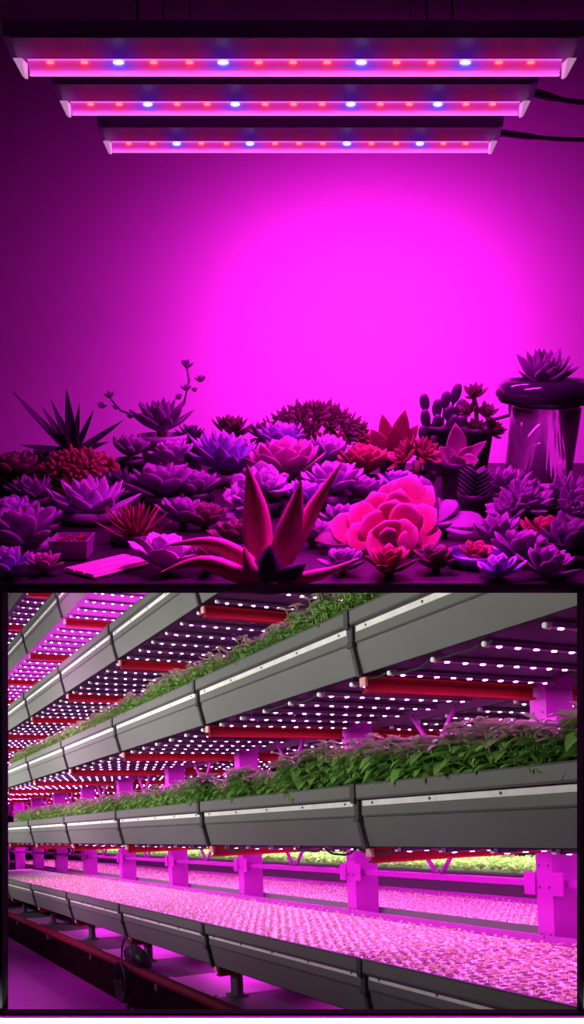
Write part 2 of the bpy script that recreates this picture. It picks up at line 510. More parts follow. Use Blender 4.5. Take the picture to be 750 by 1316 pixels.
# ---- seedlings in the white raft
def seedling_mb(r, mb=None, o=Vector((0, 0, 0)), simple=False, plug=True):
    mb = mb or MB()
    h = r.uniform(.014, .026) * (1.1 if simple else 1)
    lean = Vector((r.uniform(-.006, .006), r.uniform(-.006, .006), 0))
    top = o + lean + Vector((0, 0, h))
    a = r.uniform(0, PI)
    if not simple: mb.tube([o, top], .0016, 4, 0, caps=False)
    for q in range(2 if simple else 4):
        b = a + q * (PI if simple else PI / 2) + r.uniform(-.3, .3)
        el = r.uniform(.0, .7)
        d = Vector((math.cos(b) * math.cos(el), math.sin(b) * math.cos(el), math.sin(el)))
        L = r.uniform(.016, .026) * (1.1 if simple else 1)
        s = d.cross(Vector((0, 0, 1))).normalized()
        if simple:
            mb.add([o + Vector((0, 0, h * .4)), top + d * L * .5 - s * L * .45, top + d * L - Vector((0, 0, L * .2)), top + d * L * .5 + s * L * .45], [(0, 1, 2, 3)], 0)
        else:
            leaf_blade(mb, top, d, Vector((0, 0, 1)), L, L * .85, r.uniform(.1, .6), 0, .2, 0)
    return mb
SK = []
for s in range(8):
    o = seedling_mb(random.Random(100 + s)).build('lettuce_seedling', [m_seed]); SK.append(o.data); bpy.data.objects.remove(o)
o = MB().lathe([(0.0001, .0012), (.012, .0012), (.0155, .0022), (.017, 0.0)], 10).build('grow_plug', m_plug); PLUG = o.data; bpy.data.objects.remove(o)
ZB = TOPS[0] - .0388
PIT = .060
cells = []
nx = 17
for j in range(int(12.3 / PIT)):
    for i in range(nx):
        x = XF + .105 + i * PIT + (.03 if j % 2 else 0); y = 1.75 + j * PIT
        lat = x * math.cos(TH) - y * math.sin(TH); dep = x * math.sin(TH) + y * math.cos(TH)
        px = PX0 + FPX * lat / dep; py = PY0 - .0375 * (px - PX0) - FPX * ZB / dep
        cells.append((dep if (px < 748 and py < 1303) else 99 + dep, i, j, x, y))
cells.sort()
near = [c for c in cells if c[0] < 90][:300]
nearset = {(c[1], c[2]) for c in near}
j0 = min(c[2] for c in near)
for dep, i, j, x, y in near:
    if R.random() < .03: continue
    o = bpy.data.objects.new('lettuce_seedling', R.choice(SK)); COL.objects.link(o)
    s = R.uniform(.95, 1.4)
    o.matrix_world = T((x + R.uniform(-.011, .011), y + R.uniform(-.011, .011), ZB)) @ Matrix.Rotation(R.uniform(0, 6.28), 4, 'Z') @ Matrix.Diagonal((s, s, s, 1))
    tag(o, f'pale lettuce seedling, {ordw(j - j0 + 1)} from the near end in the {ordw(i + 1)} row behind the rim', 'seedling', 'nearest lettuce seedlings on the white raft')
    p = bpy.data.objects.new('grow_plug', PLUG); COL.objects.link(p); p.parent = o
    p.matrix_local = T((0, 0, .0003))
mb = MB(); r2 = random.Random(5)
for c in cells:
    if (c[1], c[2]) in nearset or r2.random() < .03: continue
    p = Vector((c[3] + r2.uniform(-.012, .012), c[4] + r2.uniform(-.012, .012), ZB))
    far = c[4] > 8
    seedling_mb(r2, mb, p, simple=True)
    mb.disc(p + Vector((0, 0, .0015)), .0165, 6, 1)
for j in range(int(23.0 / .066)):
    for i in range(16):
        p = Vector((XF2 + .10 + i * .065 + r2.uniform(-.008, .008), 2.1 + j * .066 + r2.uniform(-.008, .008), ZB))
        seedling_mb(r2, mb, p, simple=True)
        mb.disc(p + Vector((0, 0, .0015)), .015, 6, 1)
tag(mb.build('lettuce_seedlings', [m_seed, m_plug]), 'countless pale lettuce seedlings carpeting the farther white rafts', 'seedlings', kind='stuff')

# ---- the bright lettuce rack across the next aisle
root = empty('lettuce_rack', T((6.7, 2.0, -1.6)), 'distant rack of bright green lettuce beyond the pink truss beams', 'rack')
part(MB().box((0, 0, .62), (2.3, 28, .95), bev=.02), 'long_tray', m_tray, root)
for i in range(8):
    part(MB().box((.2, 1.5 + 3.6 * i, 0), (.35, 1.65 + 3.6 * i, .62)), 'leg', m_bracket, root)
mb = MB(); r3 = random.Random(11)
for j in range(165):
    for i in range(12):
        p = Vector((6.85 + i * .17 + r3.uniform(-.04, .04), 2.3 + j * .165 + r3.uniform(-.04, .04), -.645))
        n = 7
        for q in range(n):
            b = 2 * PI * q / n + r3.uniform(-.4, .4); el = r3.uniform(.3, 1.1)
            d = Vector((math.cos(b) * math.cos(el), math.sin(b) * math.cos(el), math.sin(el)))
            L = r3.uniform(.07, .11); s = d.cross(Vector((0, 0, 1))).normalized()
            mb.add([p, p + d * L * .7 - s * L * .45, p + d * L, p + d * L * .7 + s * L * .45], [(0, 1, 2, 3)], 0)
tag(mb.build('lettuce_heads', m_lett), 'mass of bright yellow-green lettuce on the distant rack', 'lettuce', kind='stuff')

# ---- base of the near rack
pr = MB().prism([(XF + .07, -1.6), (XF + .07, -1.30), (XF + .10, -1.27), (XB, -1.27), (XB, -1.6)], 'y', 1.5, 22)
tag(pr.build('rack_plinth', m_plinth), 'plinth coloured dark for the shade at the foot of the near rack', 'plinth')
root = empty('rail_pipe', T((XF + .0, 1.6, -1.195)), 'long red pipe running along the foot of the near rack', 'pipe')
part(MB().tube([(0, 0, 0), (0, 20, 0)], .041, 14), 'pipe', mat('dark_red_pipe', (.15, .006, .03), .6, spec=.15), root)
for i in range(8):
    part(MB().box((-.03, .9 + i * BAY, -.09), (.09, .96 + i * BAY, -.035), bev=.005), 'saddle', m_bracket, root)
proto = {}
for i in range(16):
    y0 = 1.70 + i * BAY / 2
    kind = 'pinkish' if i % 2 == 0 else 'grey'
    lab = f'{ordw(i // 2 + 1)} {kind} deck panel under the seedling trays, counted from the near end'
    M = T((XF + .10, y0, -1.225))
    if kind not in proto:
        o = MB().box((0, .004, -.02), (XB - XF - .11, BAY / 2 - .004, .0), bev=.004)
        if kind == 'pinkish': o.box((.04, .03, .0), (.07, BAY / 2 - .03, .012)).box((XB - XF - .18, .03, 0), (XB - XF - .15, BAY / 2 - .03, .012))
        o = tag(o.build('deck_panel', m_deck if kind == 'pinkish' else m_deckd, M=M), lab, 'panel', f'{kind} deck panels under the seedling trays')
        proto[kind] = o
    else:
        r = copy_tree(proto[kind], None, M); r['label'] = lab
proto = None
for b in range(-1, 8):
    y = J0 + .10 + b * BAY
    lab = f'{ordw(b + 2)} short dark stanchion between deck and seedling tray, from the near end'
    M = T((XF + .28, y, -1.224))
    if proto is None:
        mb = MB().box((0, 0, 0), (.05, .12, .255), bev=.004).box((-.03, -.02, 0), (.08, .14, .012))
        proto = tag(mb.build('stanchion', m_bracket, M=M), lab, 'stanchion', 'stanchions under the seedling trays')
    else:
        r = copy_tree(proto, None, M); r['label'] = lab
# hose coil hung over the pipe
hx, hy, hz = XF - .05, 7.15, -1.13
root = empty('hose_reel', T((hx, hy, hz)), 'black hose reel hung over the red pipe', 'hose reel')
Mx = Matrix.Rotation(PI / 2, 4, 'Y')
part(MB().lathe([(.001, -.05), (.12, -.05), (.155, -.03), (.16, .0), (.155, .05), (.12, .07), (.001, .07)], 26, 0, T((.06, .06, .02)) @ Matrix.Rotation(rad(62), 4, 'Y'), sx=.8, sy=1.35), 'drum', m_black, root)
for q in range(4):
    rr = .125 + .012 * q
    pts = [(-.06 - .012 * q, rr * math.cos(2 * PI * s / 28) + .01 * q, -.15 + rr * 1.05 * math.sin(2 * PI * s / 28)) for s in range(29)]
    part(MB().tube(pts, .010, 6), 'hose_loop', m_black, root)
pts = [(-.02, .05 - .17 * math.cos(PI * s / 12), .02 + .19 * math.sin(PI * s / 12)) for s in range(13)]
part(MB().tube(pts, .009, 6), 'wire_handle', m_black, root)
part(MB().tube([(-.10, -.10, -.34), (-.06, -.10, -.34)], .028, 12), 'hose_nozzle', m_house, root, label='pale hose nozzle')

# ================================================================== THE PANEL BORDER, BUILT AS A FRAME
m_frame = mat('black_frame', (0.006, 0.006, 0.006), 0.8, var=0.05, spec=.1)
m_margin = mat('white_margin', (0.93, 0.93, 0.93), 0.5, var=0.01)
def D(px, py, d): return Vector(((px - PX0) * d / FPX, d, (PY0 - py) * d / FPX))
d0, d1 = .93, .95
x0, x1 = (10.5 - PX0) * d1 / FPX, (741 - PX0) * d1 / FPX
zt, zb = (PY0 - 762) * d1 / FPX, (PY0 - 1297) * d1 / FPX
ztop = (PY0 - 750) * d0 / FPX; zbot = (PY0 - 1308.5) * d0 / FPX
ex = .045
panel_border = tag(bpy.data.objects.new('panel_border_1', None), kind='structure'); COL.objects.link(panel_border); panel_border.matrix_world = MD
part(MB().box((x0 - ex, d0, zt), (x1 + ex, d1, ztop)).box((x0 - ex, d0, zbot + .0026), (x1 + ex, d1, zb)).box((x0 - ex, d0, zb), (x0, d1, zt)).box((x1, d0, zb), (x1 + ex, d1, zt)), 'border_frame', m_frame, panel_border)  # border between the two panels, added as a solid frame
part(MB().box((x0 - ex - .1, d0 - .012, zbot - .035), (x1 + ex + .1, d1, zbot + .0025)), 'margin_strip', m_margin, panel_border, label='white margin strip')  # blank margin below the border, added as a white strip
m_wallf = mat('front_wall_paint', (0.02, 0.018, 0.02), 0.7)
wf = MB().box((-1.3, d0 + .002, -.9), (x0 - ex, d1, ztop)).box((x1 + ex, d0 + .002, -.9), (1.3, d1, ztop)).box((x0 - ex, d0 + .002, -.9), (x1 + ex, d1, zbot - .035))
struct(wf, 'wall_front', m_wallf, MD)

# ================================================================== THE SUCCULENT DISPLAY
TILT = math.atan(657.0 / 1111.0)
SL = math.tan(TILT)
Zf, Yf = .268, .97
UPD = Vector((0, -math.sin(TILT), math.cos(TILT)))
FWD = Vector((0, math.cos(TILT), math.sin(TILT)))
YW = 1.76
m_wall = mat('display_wall_paint', (0.80, 0.74, 0.80), 0.75, var=0.03, scale=3)
m_bench = mat('bench_top', (0.03, 0.018, 0.03), 0.5, var=0.3, scale=9)
def bz(y): return Zf + SL * (y - Yf)
struct(MB().box((-1.3, YW, bz(YW) - .15), (1.3, YW + .05, 2.2)), 'wall_rear_display', m_wall, MD)
mb = MB()
ya, yb = d1 + .001, YW - .001
za, zb2 = .267 * ya + .004, bz(yb) - .022
mb.add([(-1.24, ya, bz(ya)), (1.24, ya, bz(ya)), (1.24, yb, bz(yb)), (-1.24, yb, bz(yb)),
        (-1.24, ya, za - .002), (1.24, ya, za - .002), (1.24, yb, zb2), (-1.24, yb, zb2)],
       [(0,1,2,3),(7,6,5,4),(0,4,5,1),(1,5,6,2),(2,6,7,3),(3,7,4,0)])
bench = tag(mb.build('display_bench', m_bench, M=MD), 'dark sloping bench that carries the succulents below the magenta wall', 'bench')
m_ceil = mat('display_ceiling', (0.10, 0.07, 0.10), 0.8)
mb = MB()
ca, cb = (.60, .60), (YW, .60 + (YW - .60) * .93)
mb.add([(-1.3, ca[0], ca[1]), (1.3, ca[0], ca[1]), (1.3, cb[0], cb[1]), (-1.3, cb[0], cb[1]),
        (-1.3, ca[0], ca[1] + .05), (1.3, ca[0], ca[1] + .05), (1.3, cb[0], cb[1] + .05), (-1.3, cb[0], cb[1] + .05)],
       [(3,2,1,0),(4,5,6,7),(0,1,5,4),(1,2,6,5),(2,3,7,6),(3,0,4,7)])
struct(mb, 'ceiling_display', m_ceil, MD)
def cz(y): return .60 + (y - .60) * .93
for s, nm in ((-1, 'left'), (1, 'right')):
    x = 1.25 * s
    mb = MB()
    mb.add([(x, d1, bz(d1) + .001), (x, YW, bz(YW) + .001), (x, YW, cz(YW)), (x, d1, cz(d1)), (x + .04 * s, d1, bz(d1) + .001), (x + .04 * s, YW, bz(YW) + .001), (x + .04 * s, YW, cz(YW)), (x + .04 * s, d1, cz(d1))],
           [(0,1,2,3),(7,6,5,4),(0,4,5,1),(1,5,6,2),(2,6,7,3),(3,7,4,0)])
    struct(mb, f'wall_{nm}_display', m_wall, MD)

# ---- the three tubes
m_lred = mat('red_led', (1, .3, .3), emit=(1.0, .09, .07), estr=3.6)
m_lblue = mat('blue_led', (.3, .3, 1), emit=(.30, .45, 1.0), estr=5)
m_tube = mat('lit_tube_cover', (.9, .5, .9), .25, emit=(1.0, .045, .42), estr=.66)
m_tubeb = mat('lit_tube_blue', (.5, .5, .9), .25, emit=(.42, .08, 1.0), estr=.85)
nt = m_tube.node_tree; at = nt.nodes.new('ShaderNodeAttribute'); at.attribute_name = 'tip'
mx = nt.nodes.new('ShaderNodeValToRGB')
mx.color_ramp.elements[0].color = (1.0, .03, .17, 1); mx.color_ramp.elements[1].color = (.16, .06, 1.0, 1)
ce = mx.color_ramp.elements.new(.5); ce.color = (.82, .03, .62, 1)
nt.links.new(at.outputs['Fac'], mx.inputs['Fac']); nt.links.new(mx.outputs['Color'], nt.nodes['Principled BSDF'].inputs['Emission Color'])
m_edge = mat('tube_edge', (.9, .6, .9), .2, emit=(1.0, .22, .95), estr=.8)
m_shell = mat('lamp_shell', (.26, .09, .30), .45)
m_shell2 = mat('lamp_back', (.30, .07, .42), .5)
m_lcap = mat('lamp_end_cap', (.92, .85, .92), .3, emit=(1.0, .45, .9), estr=.45)
FR = Matrix((( 1, 0, 0), (0, FWD.y, UPD.y), (0, FWD.z, UPD.z))).to_4x4()    # tilted frame of the display
seq = 'rrbrrbrrrbrrbrr'
def lamp(pxl, pxr, py, d, label, offs):
    L = d * (pxr - pxl) / FPX; S = L / .646
    cx = (pxl + pxr) / 2
    M = MD @ T(D(cx, py, d)) @ FR @ Matrix.Diagonal((1, 1, 1, 1))
    root = empty('hanging_grow_light', M, label, 'grow light', 'three LED tubes above the succulents')
    h = L / 2
    root.matrix_world = M @ Matrix.Diagonal((1, S, S * .83, 1))
    # overhanging reflector above the tube, dark housing over it
    part(MB().prism([(.018, .0065), (-.010, .0265), (-.008, .0285), (.022, .0085)], 'x', -h, h), 'reflector', m_shell, root)
    part(MB().prism([(-.008, .0286), (.022, .0090), (.036, .012), (.036, .046), (-.006, .046)], 'x', -h - .007, h + .007), 'back_housing', m_shell2, root)
    ring = [(.000, .0062)] + [(.010 - .0105 * math.cos(a), .0010 - .0105 * math.sin(a)) for a in [PI * i / 10 for i in range(11)]] + [(.020, .0062)]
    mb = MB(); nst = 90; nrg = len(ring); vs, tp = [], []
    for i in range(nst + 1):
        x = -h + .012 + (L - .024) * i / nst
        bl = sum(math.exp(-((x + h - L * offs[q]) / .016) ** 2) for q in range(15) if seq[q] == 'b')
        vs += [(x, u, v) for u, v in ring]; rd_ = sum(math.exp(-((x + h - L * offs[q]) / .012) ** 2) for q in range(15) if seq[q] == 'r'); tp += [min(1, max(.01, .5 + .5 * bl - .5 * rd_))] * nrg
    fs = [(i*nrg+q, (i+1)*nrg+q, (i+1)*nrg+(q+1) % nrg, i*nrg+(q+1) % nrg) for i in range(nst) for q in range(nrg)] + [tuple(range(nrg)), tuple(range(nst*nrg, nst*nrg+nrg))[::-1]]
    mb.add(vs, fs, 0, tp)
    part(mb, 'tube_cover', m_tube, root)
    part(MB().box((-h + .012, -.0012, .0056), (h - .012, .0002, .0066)).box((-h + .012, .000, -.0108), (h - .012, .006, -.0090)), 'cover_edge', m_edge, root)
    for s in (-1, 1):
        mb = MB()
        a, b = s * h, s * (h - .009 * S)
        pr = [(-.004, .0070), (.002, -.0112), (.016, -.0112), (.023, .0070)]
        vs = [(a + s * .001, y, z) for y, z in pr] + [(b, y, z) for y, z in pr]
        # slanted end cap: narrower towards the bottom
        vs[1] = (a - s * .005, pr[1][0], pr[1][1]); vs[2] = (a - s * .005, pr[2][0], pr[2][1])
        mb.add(vs, [(0,1,2,3),(7,6,5,4),(0,4,5,1),(1,5,6,2),(2,6,7,3),(3,7,4,0)])
        part(mb, 'end_cap', m_lcap, root, label='pale end cap')
    for i, c in enumerate(seq):
        x = -h + L * offs[i]
        mb = MB()
        rx = (.0046 if c == 'r' else .0062) * S
        mb.lathe([(1.0, -.0003), (.9, .0008), (.5, .0018), (.0002, .0022)], 10, 0, T((0, 0, 0)) @ Matrix.Diagonal((rx, rx * .45, 1, 1)))
        ML = T((x, -.0012, .0030)) @ Matrix.Rotation(rad(-78), 4, 'X').inverted() @ Matrix.Diagonal((1, 1, 1, 1))
        part(mb, 'red_diode' if c == 'r' else 'blue_diode', m_lred if c == 'r' else m_lblue, root, ML)
    # hanger wires up to the sloping ceiling
    for s in (-1, 1):
        p = D(cx, py, d)
        q = Vector((p.x + s * L * .28, p.y, p.z)) + UPD * .036 * S + FWD * .012 * S
        top = Vector((q.x, q.y, cz(q.y)))
        loc = (T(p) @ FR @ Matrix.Diagonal((1, S, S * .83, 1))).inverted()
        part(MB().tube([loc @ q, loc @ top], .0012, 6), 'hanger_wire', m_black, root)
    return root, d
LED_FR = [.063, .124, .185, .248, .312, .372, .436, .497, .558, .619, .682, .744, .805, .865, .922]
L0 = .646
lamps = []
for pxl, pxr, py, dd, lab in ((20, 737, 84, .82, 'longest looking and nearest of the three lit LED tubes, topmost on the wall'),
                          (79, 679, 137, 1.10, 'middle LED grow tube hanging between the nearest and the wall-side tube'),
                          (134, 637, 187, 1.40, 'shortest looking LED grow tube, lowest and closest to the magenta wall')):
    lamps.append(lamp(pxl, pxr, py, dd, lab, LED_FR))
# power cords of the two rear tubes
for (px, py, i), (qx, qy) in zip(((679, 119, 1), (638, 171, 2)), ((790, 131), (800, 178))):
    d = lamps[i][1]
    a, b = D(px + 5, py, d + .01), D(qx, qy, d + .10)
    pts = [a.lerp(b, s / 10) + Vector((0, 0, -.006 * math.sin(PI * s / 10))) for s in range(11)]
    mb = MB().tube(pts, [.0048 if s < 3 else .0032 for s in range(11)], 8)
    tag(mb.build('hanging_cable', mat('cord_violet_black', (.05, .03, .06), .5), M=MD), ('dark cord leaving the end of the middle LED tube', 'dark cord leaving the end of the LED tube nearest the wall')[i - 1], 'cord')

# ---- succulents
def succ_leaf(mb, base, axis, side_up, L, W, Th, prof, curl=0.0, mi=0, nseg=7, nr=8, tipc=1.0, hollow=.35, tip_at=.7):
    """fleshy leaf from base along axis; side_up points to its inner face"""
    d = axis.normalized()
    s = d.cross(side_up).normalized()
    n = s.cross(d).normalized()
    vs, tp = [], []
    for i in range(nseg + 1):
        u = i / nseg
        c = base + d * (L * u) + n * (curl * L * u * u)
        w = W * .5 * prof(u); t = Th * .5 * max(.12, prof(u) ** .8)
        for k in range(nr):
            a = 2 * PI * k / nr
            ca, sa = math.cos(a), math.sin(a)
            zz = t * sa - (hollow * t * (1 - ca * ca) if sa > 0 else 0) + .28 * w * ca * ca * hollow
            vs.append(c + s * (w * ca) + n * zz)
            e = max(0.0, (u - tip_at) / (1 - tip_at)) if tip_at < 1 else 0
            tp.append(min(1.0, (e * .9 + .35 * abs(ca) ** 4 * u)) * tipc)
    fs = [(i*nr+k, i*nr+(k+1) % nr, (i+1)*nr+(k+1) % nr, (i+1)*nr+k) for i in range(nseg) for k in range(nr)]
    fs += [tuple(range(nr))[::-1], tuple(range(nseg*nr, nseg*nr+nr))]
    mb.add(vs, fs, mi, tp, smooth=True)
def p_spoon(u): return max(.04, (.42 + .58 * math.sin(min(1, u / .72) * PI / 2) ** 1.5) * (1.0 if u < .72 else math.sqrt(max(0.0, 1 - ((u - .72) / .28) ** 2)) * .97 + .03))
def p_round(u): return max(.05, (.30 + .70 * math.sin(min(1, u / .60) * PI / 2)) * (1.0 if u < .60 else math.sqrt(max(0.0, 1 - ((u - .60) / .40) ** 2))))
def p_point(u): return max(.02, (.62 + .38 * math.sin(min(1, u / .45) * PI / 2)) * (1.0 if u < .45 else (1 - ((u - .45) / .55) ** 1.7)))
def p_agave(u): return max(.015, (1 - u ** 1.6) * (.8 + .4 * u))
def p_ovoid(u): return max(.08, math.sqrt(max(0.0, 1 - (2 * u - 1.05) ** 2 / 1.2)))
GA = 2.39996
def rosette_into(mb, c, up, r, n, prof, wl, th, e0, e1, curl, seed, mi=0, l0=.42, tipc=1.0, hollow=.35, tip_at=.7):
    rr = random.Random(seed)
    up = up.normalized()
    a = up.orthogonal().normalized(); b = up.cross(a)
    ph = rr.uniform(0, 6.28)
    for i in range(n):
        f = (i + .5) / n
        ang = ph + i * GA + rr.uniform(-.10, .10)
        hd = a * math.cos(ang) + b * math.sin(ang)
        el = e0 + (max(e1, .30) - e0) * f ** .9 + rr.uniform(-.06, .06)
        ax = hd * math.cos(el) + up * math.sin(el)
        L = r * (l0 + (1 - l0) * f ** .8) * rr.uniform(.92, 1.06)
        base = c + hd * (r * .10 * f) - up * (r * .22 * f)
        iu = up * math.cos(el) - hd * math.sin(el)
        succ_leaf(mb, base, ax, iu, L, L * wl * (1.15 - .25 * f), r * th, prof, curl, mi, tipc=tipc, hollow=hollow, tip_at=tip_at)
m_soil = mat('potting_grit', (.06, .045, .04), .95, var=.4, scale=120)
pots = {'violet': mat('violet_pot', (.55, .42, .62), .4), 'terra': mat('terracotta_pot', (.50, .11, .06), .7), 'black': mat('black_pot', (.03, .03, .035), .45),
        'clear': mat('cloudy_pot', (.40, .22, .42), .25), 'white': mat('white_pot', (.8, .78, .8), .4)}
def pot_into(root, h, r, kind):
    """pot hanging below local origin by h (the bench), open rim near the origin"""
    h = max(h, .012)
    part(MB().lathe([(.0005, -h), (r * .78, -h), (r * .80, -h + .002), (r * .97, -.012), (r * 1.05, -.012), (r * 1.05, -.002), (r * .96, -.002), (r * .93, -.012)], 22), 'pot', pots[kind], root)
    part(MB().lathe([(r * .94, -.012), (r * .5, -.009), (.0005, -.007)], 18), 'soil', m_soil, root)
def plant_root(name, cx, cy, d, label, cat='succulent', group=None):
    c = D(cx, cy, d)
    # height over the bench, measured along the bench normal
    h = (c.z - bz(c.y)) * math.cos(TILT) - .0015
    return empty(name, MD @ T(c) @ FR, label, cat, group), h
def leafmat(name, col, tip, rough=.5): return mat(name, col, rough, var=.18, scale=40, tip=tip, trans=.10)
LM = {
 'blue':  leafmat('glaucous_leaf', (0.385, 0.407, 0.701), (0.622, 0.430, 0.701)),
 'pale':  leafmat('pale_violet_leaf', (0.574, 0.469, 0.698), (0.698, 0.522, 0.698)),
 'pink':  leafmat('rose_leaf', (0.522, 0.230, 0.376), (0.647, 0.313, 0.469)),
 'brown': leafmat('brown_leaf', (0.145, 0.072, 0.080), (0.232, 0.087, 0.116)),
 'dark':  leafmat('dark_green_leaf', (0.087, 0.087, 0.123), (0.145, 0.102, 0.160)),
 'red':   leafmat('red_leaf', (0.319, 0.072, 0.087), (0.493, 0.102, 0.116)),
 'mauve': leafmat('mauve_leaf', (0.276, 0.167, 0.325), (0.394, 0.217, 0.414)),
 'fuzzy': leafmat('fuzzy_violet_leaf', (0.854, 0.606, 0.921), (0.921, 0.854, 0.921), .8),
 'brom':  leafmat('strap_leaf', (0.797, 0.189, 0.348), (0.970, 0.319, 0.551)),
 'rose':  leafmat('rose_pink_leaf', (0.97, 0.22, 0.30), (0.97, 0.50, 0.62)),  # lighter pink puts the strong lamplight into the leaf colour
}
N = [0]
def rosette(name, cx, cy, Dp, d, label, m, n=30, prof=p_spoon, wl=.55, th=.14, e0=1.35, e1=.25, curl=.12, pot='black', pr=.55, tipc=1.0, l0=.42, hollow=.35, tilt=0.0, heads=1, spreadh=.5, tip_at=.7):
    N[0] += 1
    root, h = plant_root(name, cx, cy, d, label)
    r = 1.42 * Dp / 2 * d / FPX
    if h < .27 * r:
        root.matrix_world = root.matrix_world @ T((0, 0, .27 * r - h)); h = .27 * r
    rr = random.Random(N[0] * 13)
    mb = MB()
    dip = r * .25
    if heads == 1:
        rosette_into(mb, Vector((0, 0, 0)), Vector((rr.uniform(-.15, .15), -tilt, 1)), r, n, prof, wl, th, e0, e1, curl, N[0], tipc=tipc, l0=l0, hollow=hollow, tip_at=tip_at)
    else:
        for q in range(heads):
            a = q * GA + N[0]
            f = math.sqrt((q + .3) / heads)
            c = Vector((math.cos(a) * r * spreadh * f, math.sin(a) * r * spreadh * f, r * .35 * (1 - f * f)))
            rosette_into(mb, c, Vector((c.x * 6, c.y * 6 - tilt * .1, .12)), r * (1.25 / math.sqrt(heads) + .05) * rr.uniform(.85, 1.1), n, prof, wl, th, e0, e1, curl, N[0] * 31 + q, tipc=tipc, l0=l0, hollow=hollow, tip_at=tip_at)
    part(mb, 'rosette', LM[m], root)
    # short stem that sinks into the pot
    drop = min(r * .32, max(.004, h - .02))
    sub = drop
    part(MB().tube([(0, 0, 0), (0, 0, -sub - .012)], [r * .16, r * .12], 10), 'stem', m_stem, root)
    ph = h - sub
    prad = min(r * pr, .045)
    if ph > .012:
        e = MB().lathe([(.0005, -h), (prad * .78, -h), (prad * .80, -h + .002), (prad * .97, -sub - .012), (prad * 1.05, -sub - .012), (prad * 1.05, -sub), (prad * .95, -sub), (prad * .92, -sub - .008), (.0005, -sub - .006)], 22)
        part(e, 'pot', pots[pot], root)
    return root, h, r

# back row -----------------------------------------------------------
# agave with long pointed leaves
root, h = plant_root('agave', 95, 578, 1.52, 'spiky dark agave with long pointed leaves beside the terracotta pot')
k = 1.60 / FPX
mb = MB(); ra = random.Random(3)
for i, (dx, dy, w) in enumerate(((-64, 66, 14), (-32, 50, 13), (-20, 58, 12), (0, 70, 17), (13, 54, 12), (29, 46, 13), (62, 34, 14), (-8, 42, 12), (7, 40, 14), (-58, 8, 13), (44, 12, 13), (-34, -6, 12), (30, -8, 12))):
    ax = Vector((dx * k, (-.012 if i > 6 else .006), dy * k))
    succ_leaf(mb, Vector((dx * .06 * k, -.004, -.004)), ax, Vector((-dx * .4 * k, -.05, .04)), ax.length, w * k, .005, p_agave, .05, hollow=.8)
part(mb, 'leaf_fan', LM['dark'], root)
pot_into(root, h, .030, 'black')
# rosette with two flower stalks in a pale violet pot
root, h, r = rosette('echeveria', 207, 541, 70, 1.60, 'rosette with two budding flower stalks in a pale violet pot', 'mauve', 26, p_point, .42, .16, 1.3, .1, pot='violet', pr=.62)
k = 1.60 / FPX
def stalk(pts, buds, nm):
    P = [Vector((a * k, b, c * k)) for a, b, c in pts]
    st = part(MB().tube(P, [.0026] * (len(P) - 1) + [.0016], 6), 'flower_stalk', LM['mauve'], root)
    for (a, b, c), rr_ in buds:
        mb = MB()
        rosette_into(mb, Vector((a * k, b, c * k)), Vector((.1, -.2, 1)), rr_ * k, 9, p_ovoid, .5, .3, 1.4, .5, .1, int(a * 7 + 900), l0=.6)
        part(mb, 'bud', LM['mauve'], st)
stalk([(-12, .005, 8), (-35, .008, 6), (-52, .008, 12), (-62, .008, 24), (-66, .008, 32)], [((-64, .008, 28), 9), ((-76, .006, 16), 8), ((-58, .008, 14), 6), ((-40, .004, 4), 7)], 'a')
stalk([(12, .005, 4), (30, .008, 20), (38, .01, 46), (36, .01, 62)], [((36, .01, 62), 11), ((53, .01, 46), 9), ((34, .008, 36), 8), ((24, .006, 26), 7), ((44, .01, 34), 6)], 'b')
rosette('echeveria', 297, 553, 50, 1.69, 'small dark brown rosette peeping over the big bluish rosette', 'brown', 22, p_point, .5, .15, 1.3, .2)
rosette('houseleek', 402, 556, 104, 1.66, 'wide dark mound of many tiny spiky rosettes against the wall', 'brown', 16, p_point, .36, .16, 1.35, .15, heads=26, spreadh=.86, pr=.7)
rosette('houseleek', 455, 570, 46, 1.69, 'small dark red mound at the side of the wide spiky mound', 'red', 12, p_ovoid, .5, .25, 1.3, .3, heads=8, spreadh=.7)
# upright dark leaves
root, h = plant_root('agave', 505, 576, 1.64, 'upright plant of broad dark red pointed leaves by the wall')
k = 1.64 / FPX; mb = MB()
for dx, dy, w, yy in ((-14, 40, 20, .004), (10, 46, 24, -.004), (26, 28, 18, .004), (-26, 24, 18, -.002), (0, 30, 20, -.010), (20, 12, 14, -.012)):
    ax = Vector((dx * .8 * k, yy, dy * k))
    succ_leaf(mb, Vector((dx * .3 * k, yy, -.006)), ax, Vector((0, -1, .2)), ax.length + .006, w * k, .009, p_point, .06, hollow=.7)
part(mb, 'leaf_fan', LM['red'], root)
pot_into(root, h, .030, 'black')
# jade-like plant of upright egg-shaped leaves
root, h = plant_root('jade_plant', 566, 545, 1.60, 'dark plant of upright egg-shaped leaves beside the stacked rosettes')
k = 1.60 / FPX; mb = MB(); rj = random.Random(8)
for dx, dy, yy in ((-20, 28, .0), (14, 36, .004), (4, 30, .008), (-6, 20, -.004), (8, 16, -.008), (20, 22, .0), (-18, 8, -.006), (-6, 6, -.014), (12, 4, -.012), (22, 4, -.004), (-20, -8, -.01), (0, -8, -.016), (18, -10, -.012), (-8, -20, -.014), (10, -22, -.012)):
    succ_leaf(mb, Vector((dx * k, yy, dy * k - .018)), Vector((dx * .25 * k, -.004 + yy * .4, .024)), Vector((0, -1, .3)), .028 + rj.uniform(0, .006), .019, .013, p_ovoid, .03, hollow=.1)
    mb.tube([(dx * .2 * k, yy * .3, -.05), (dx * .8 * k, yy * .8, dy * k * .5 - .018), (dx * k, yy, dy * k - .017)], .0026, 5, 0, caps=False)
part(mb, 'leaf_cluster', LM['dark'], root)
pot_into(root, h, .032, 'black')
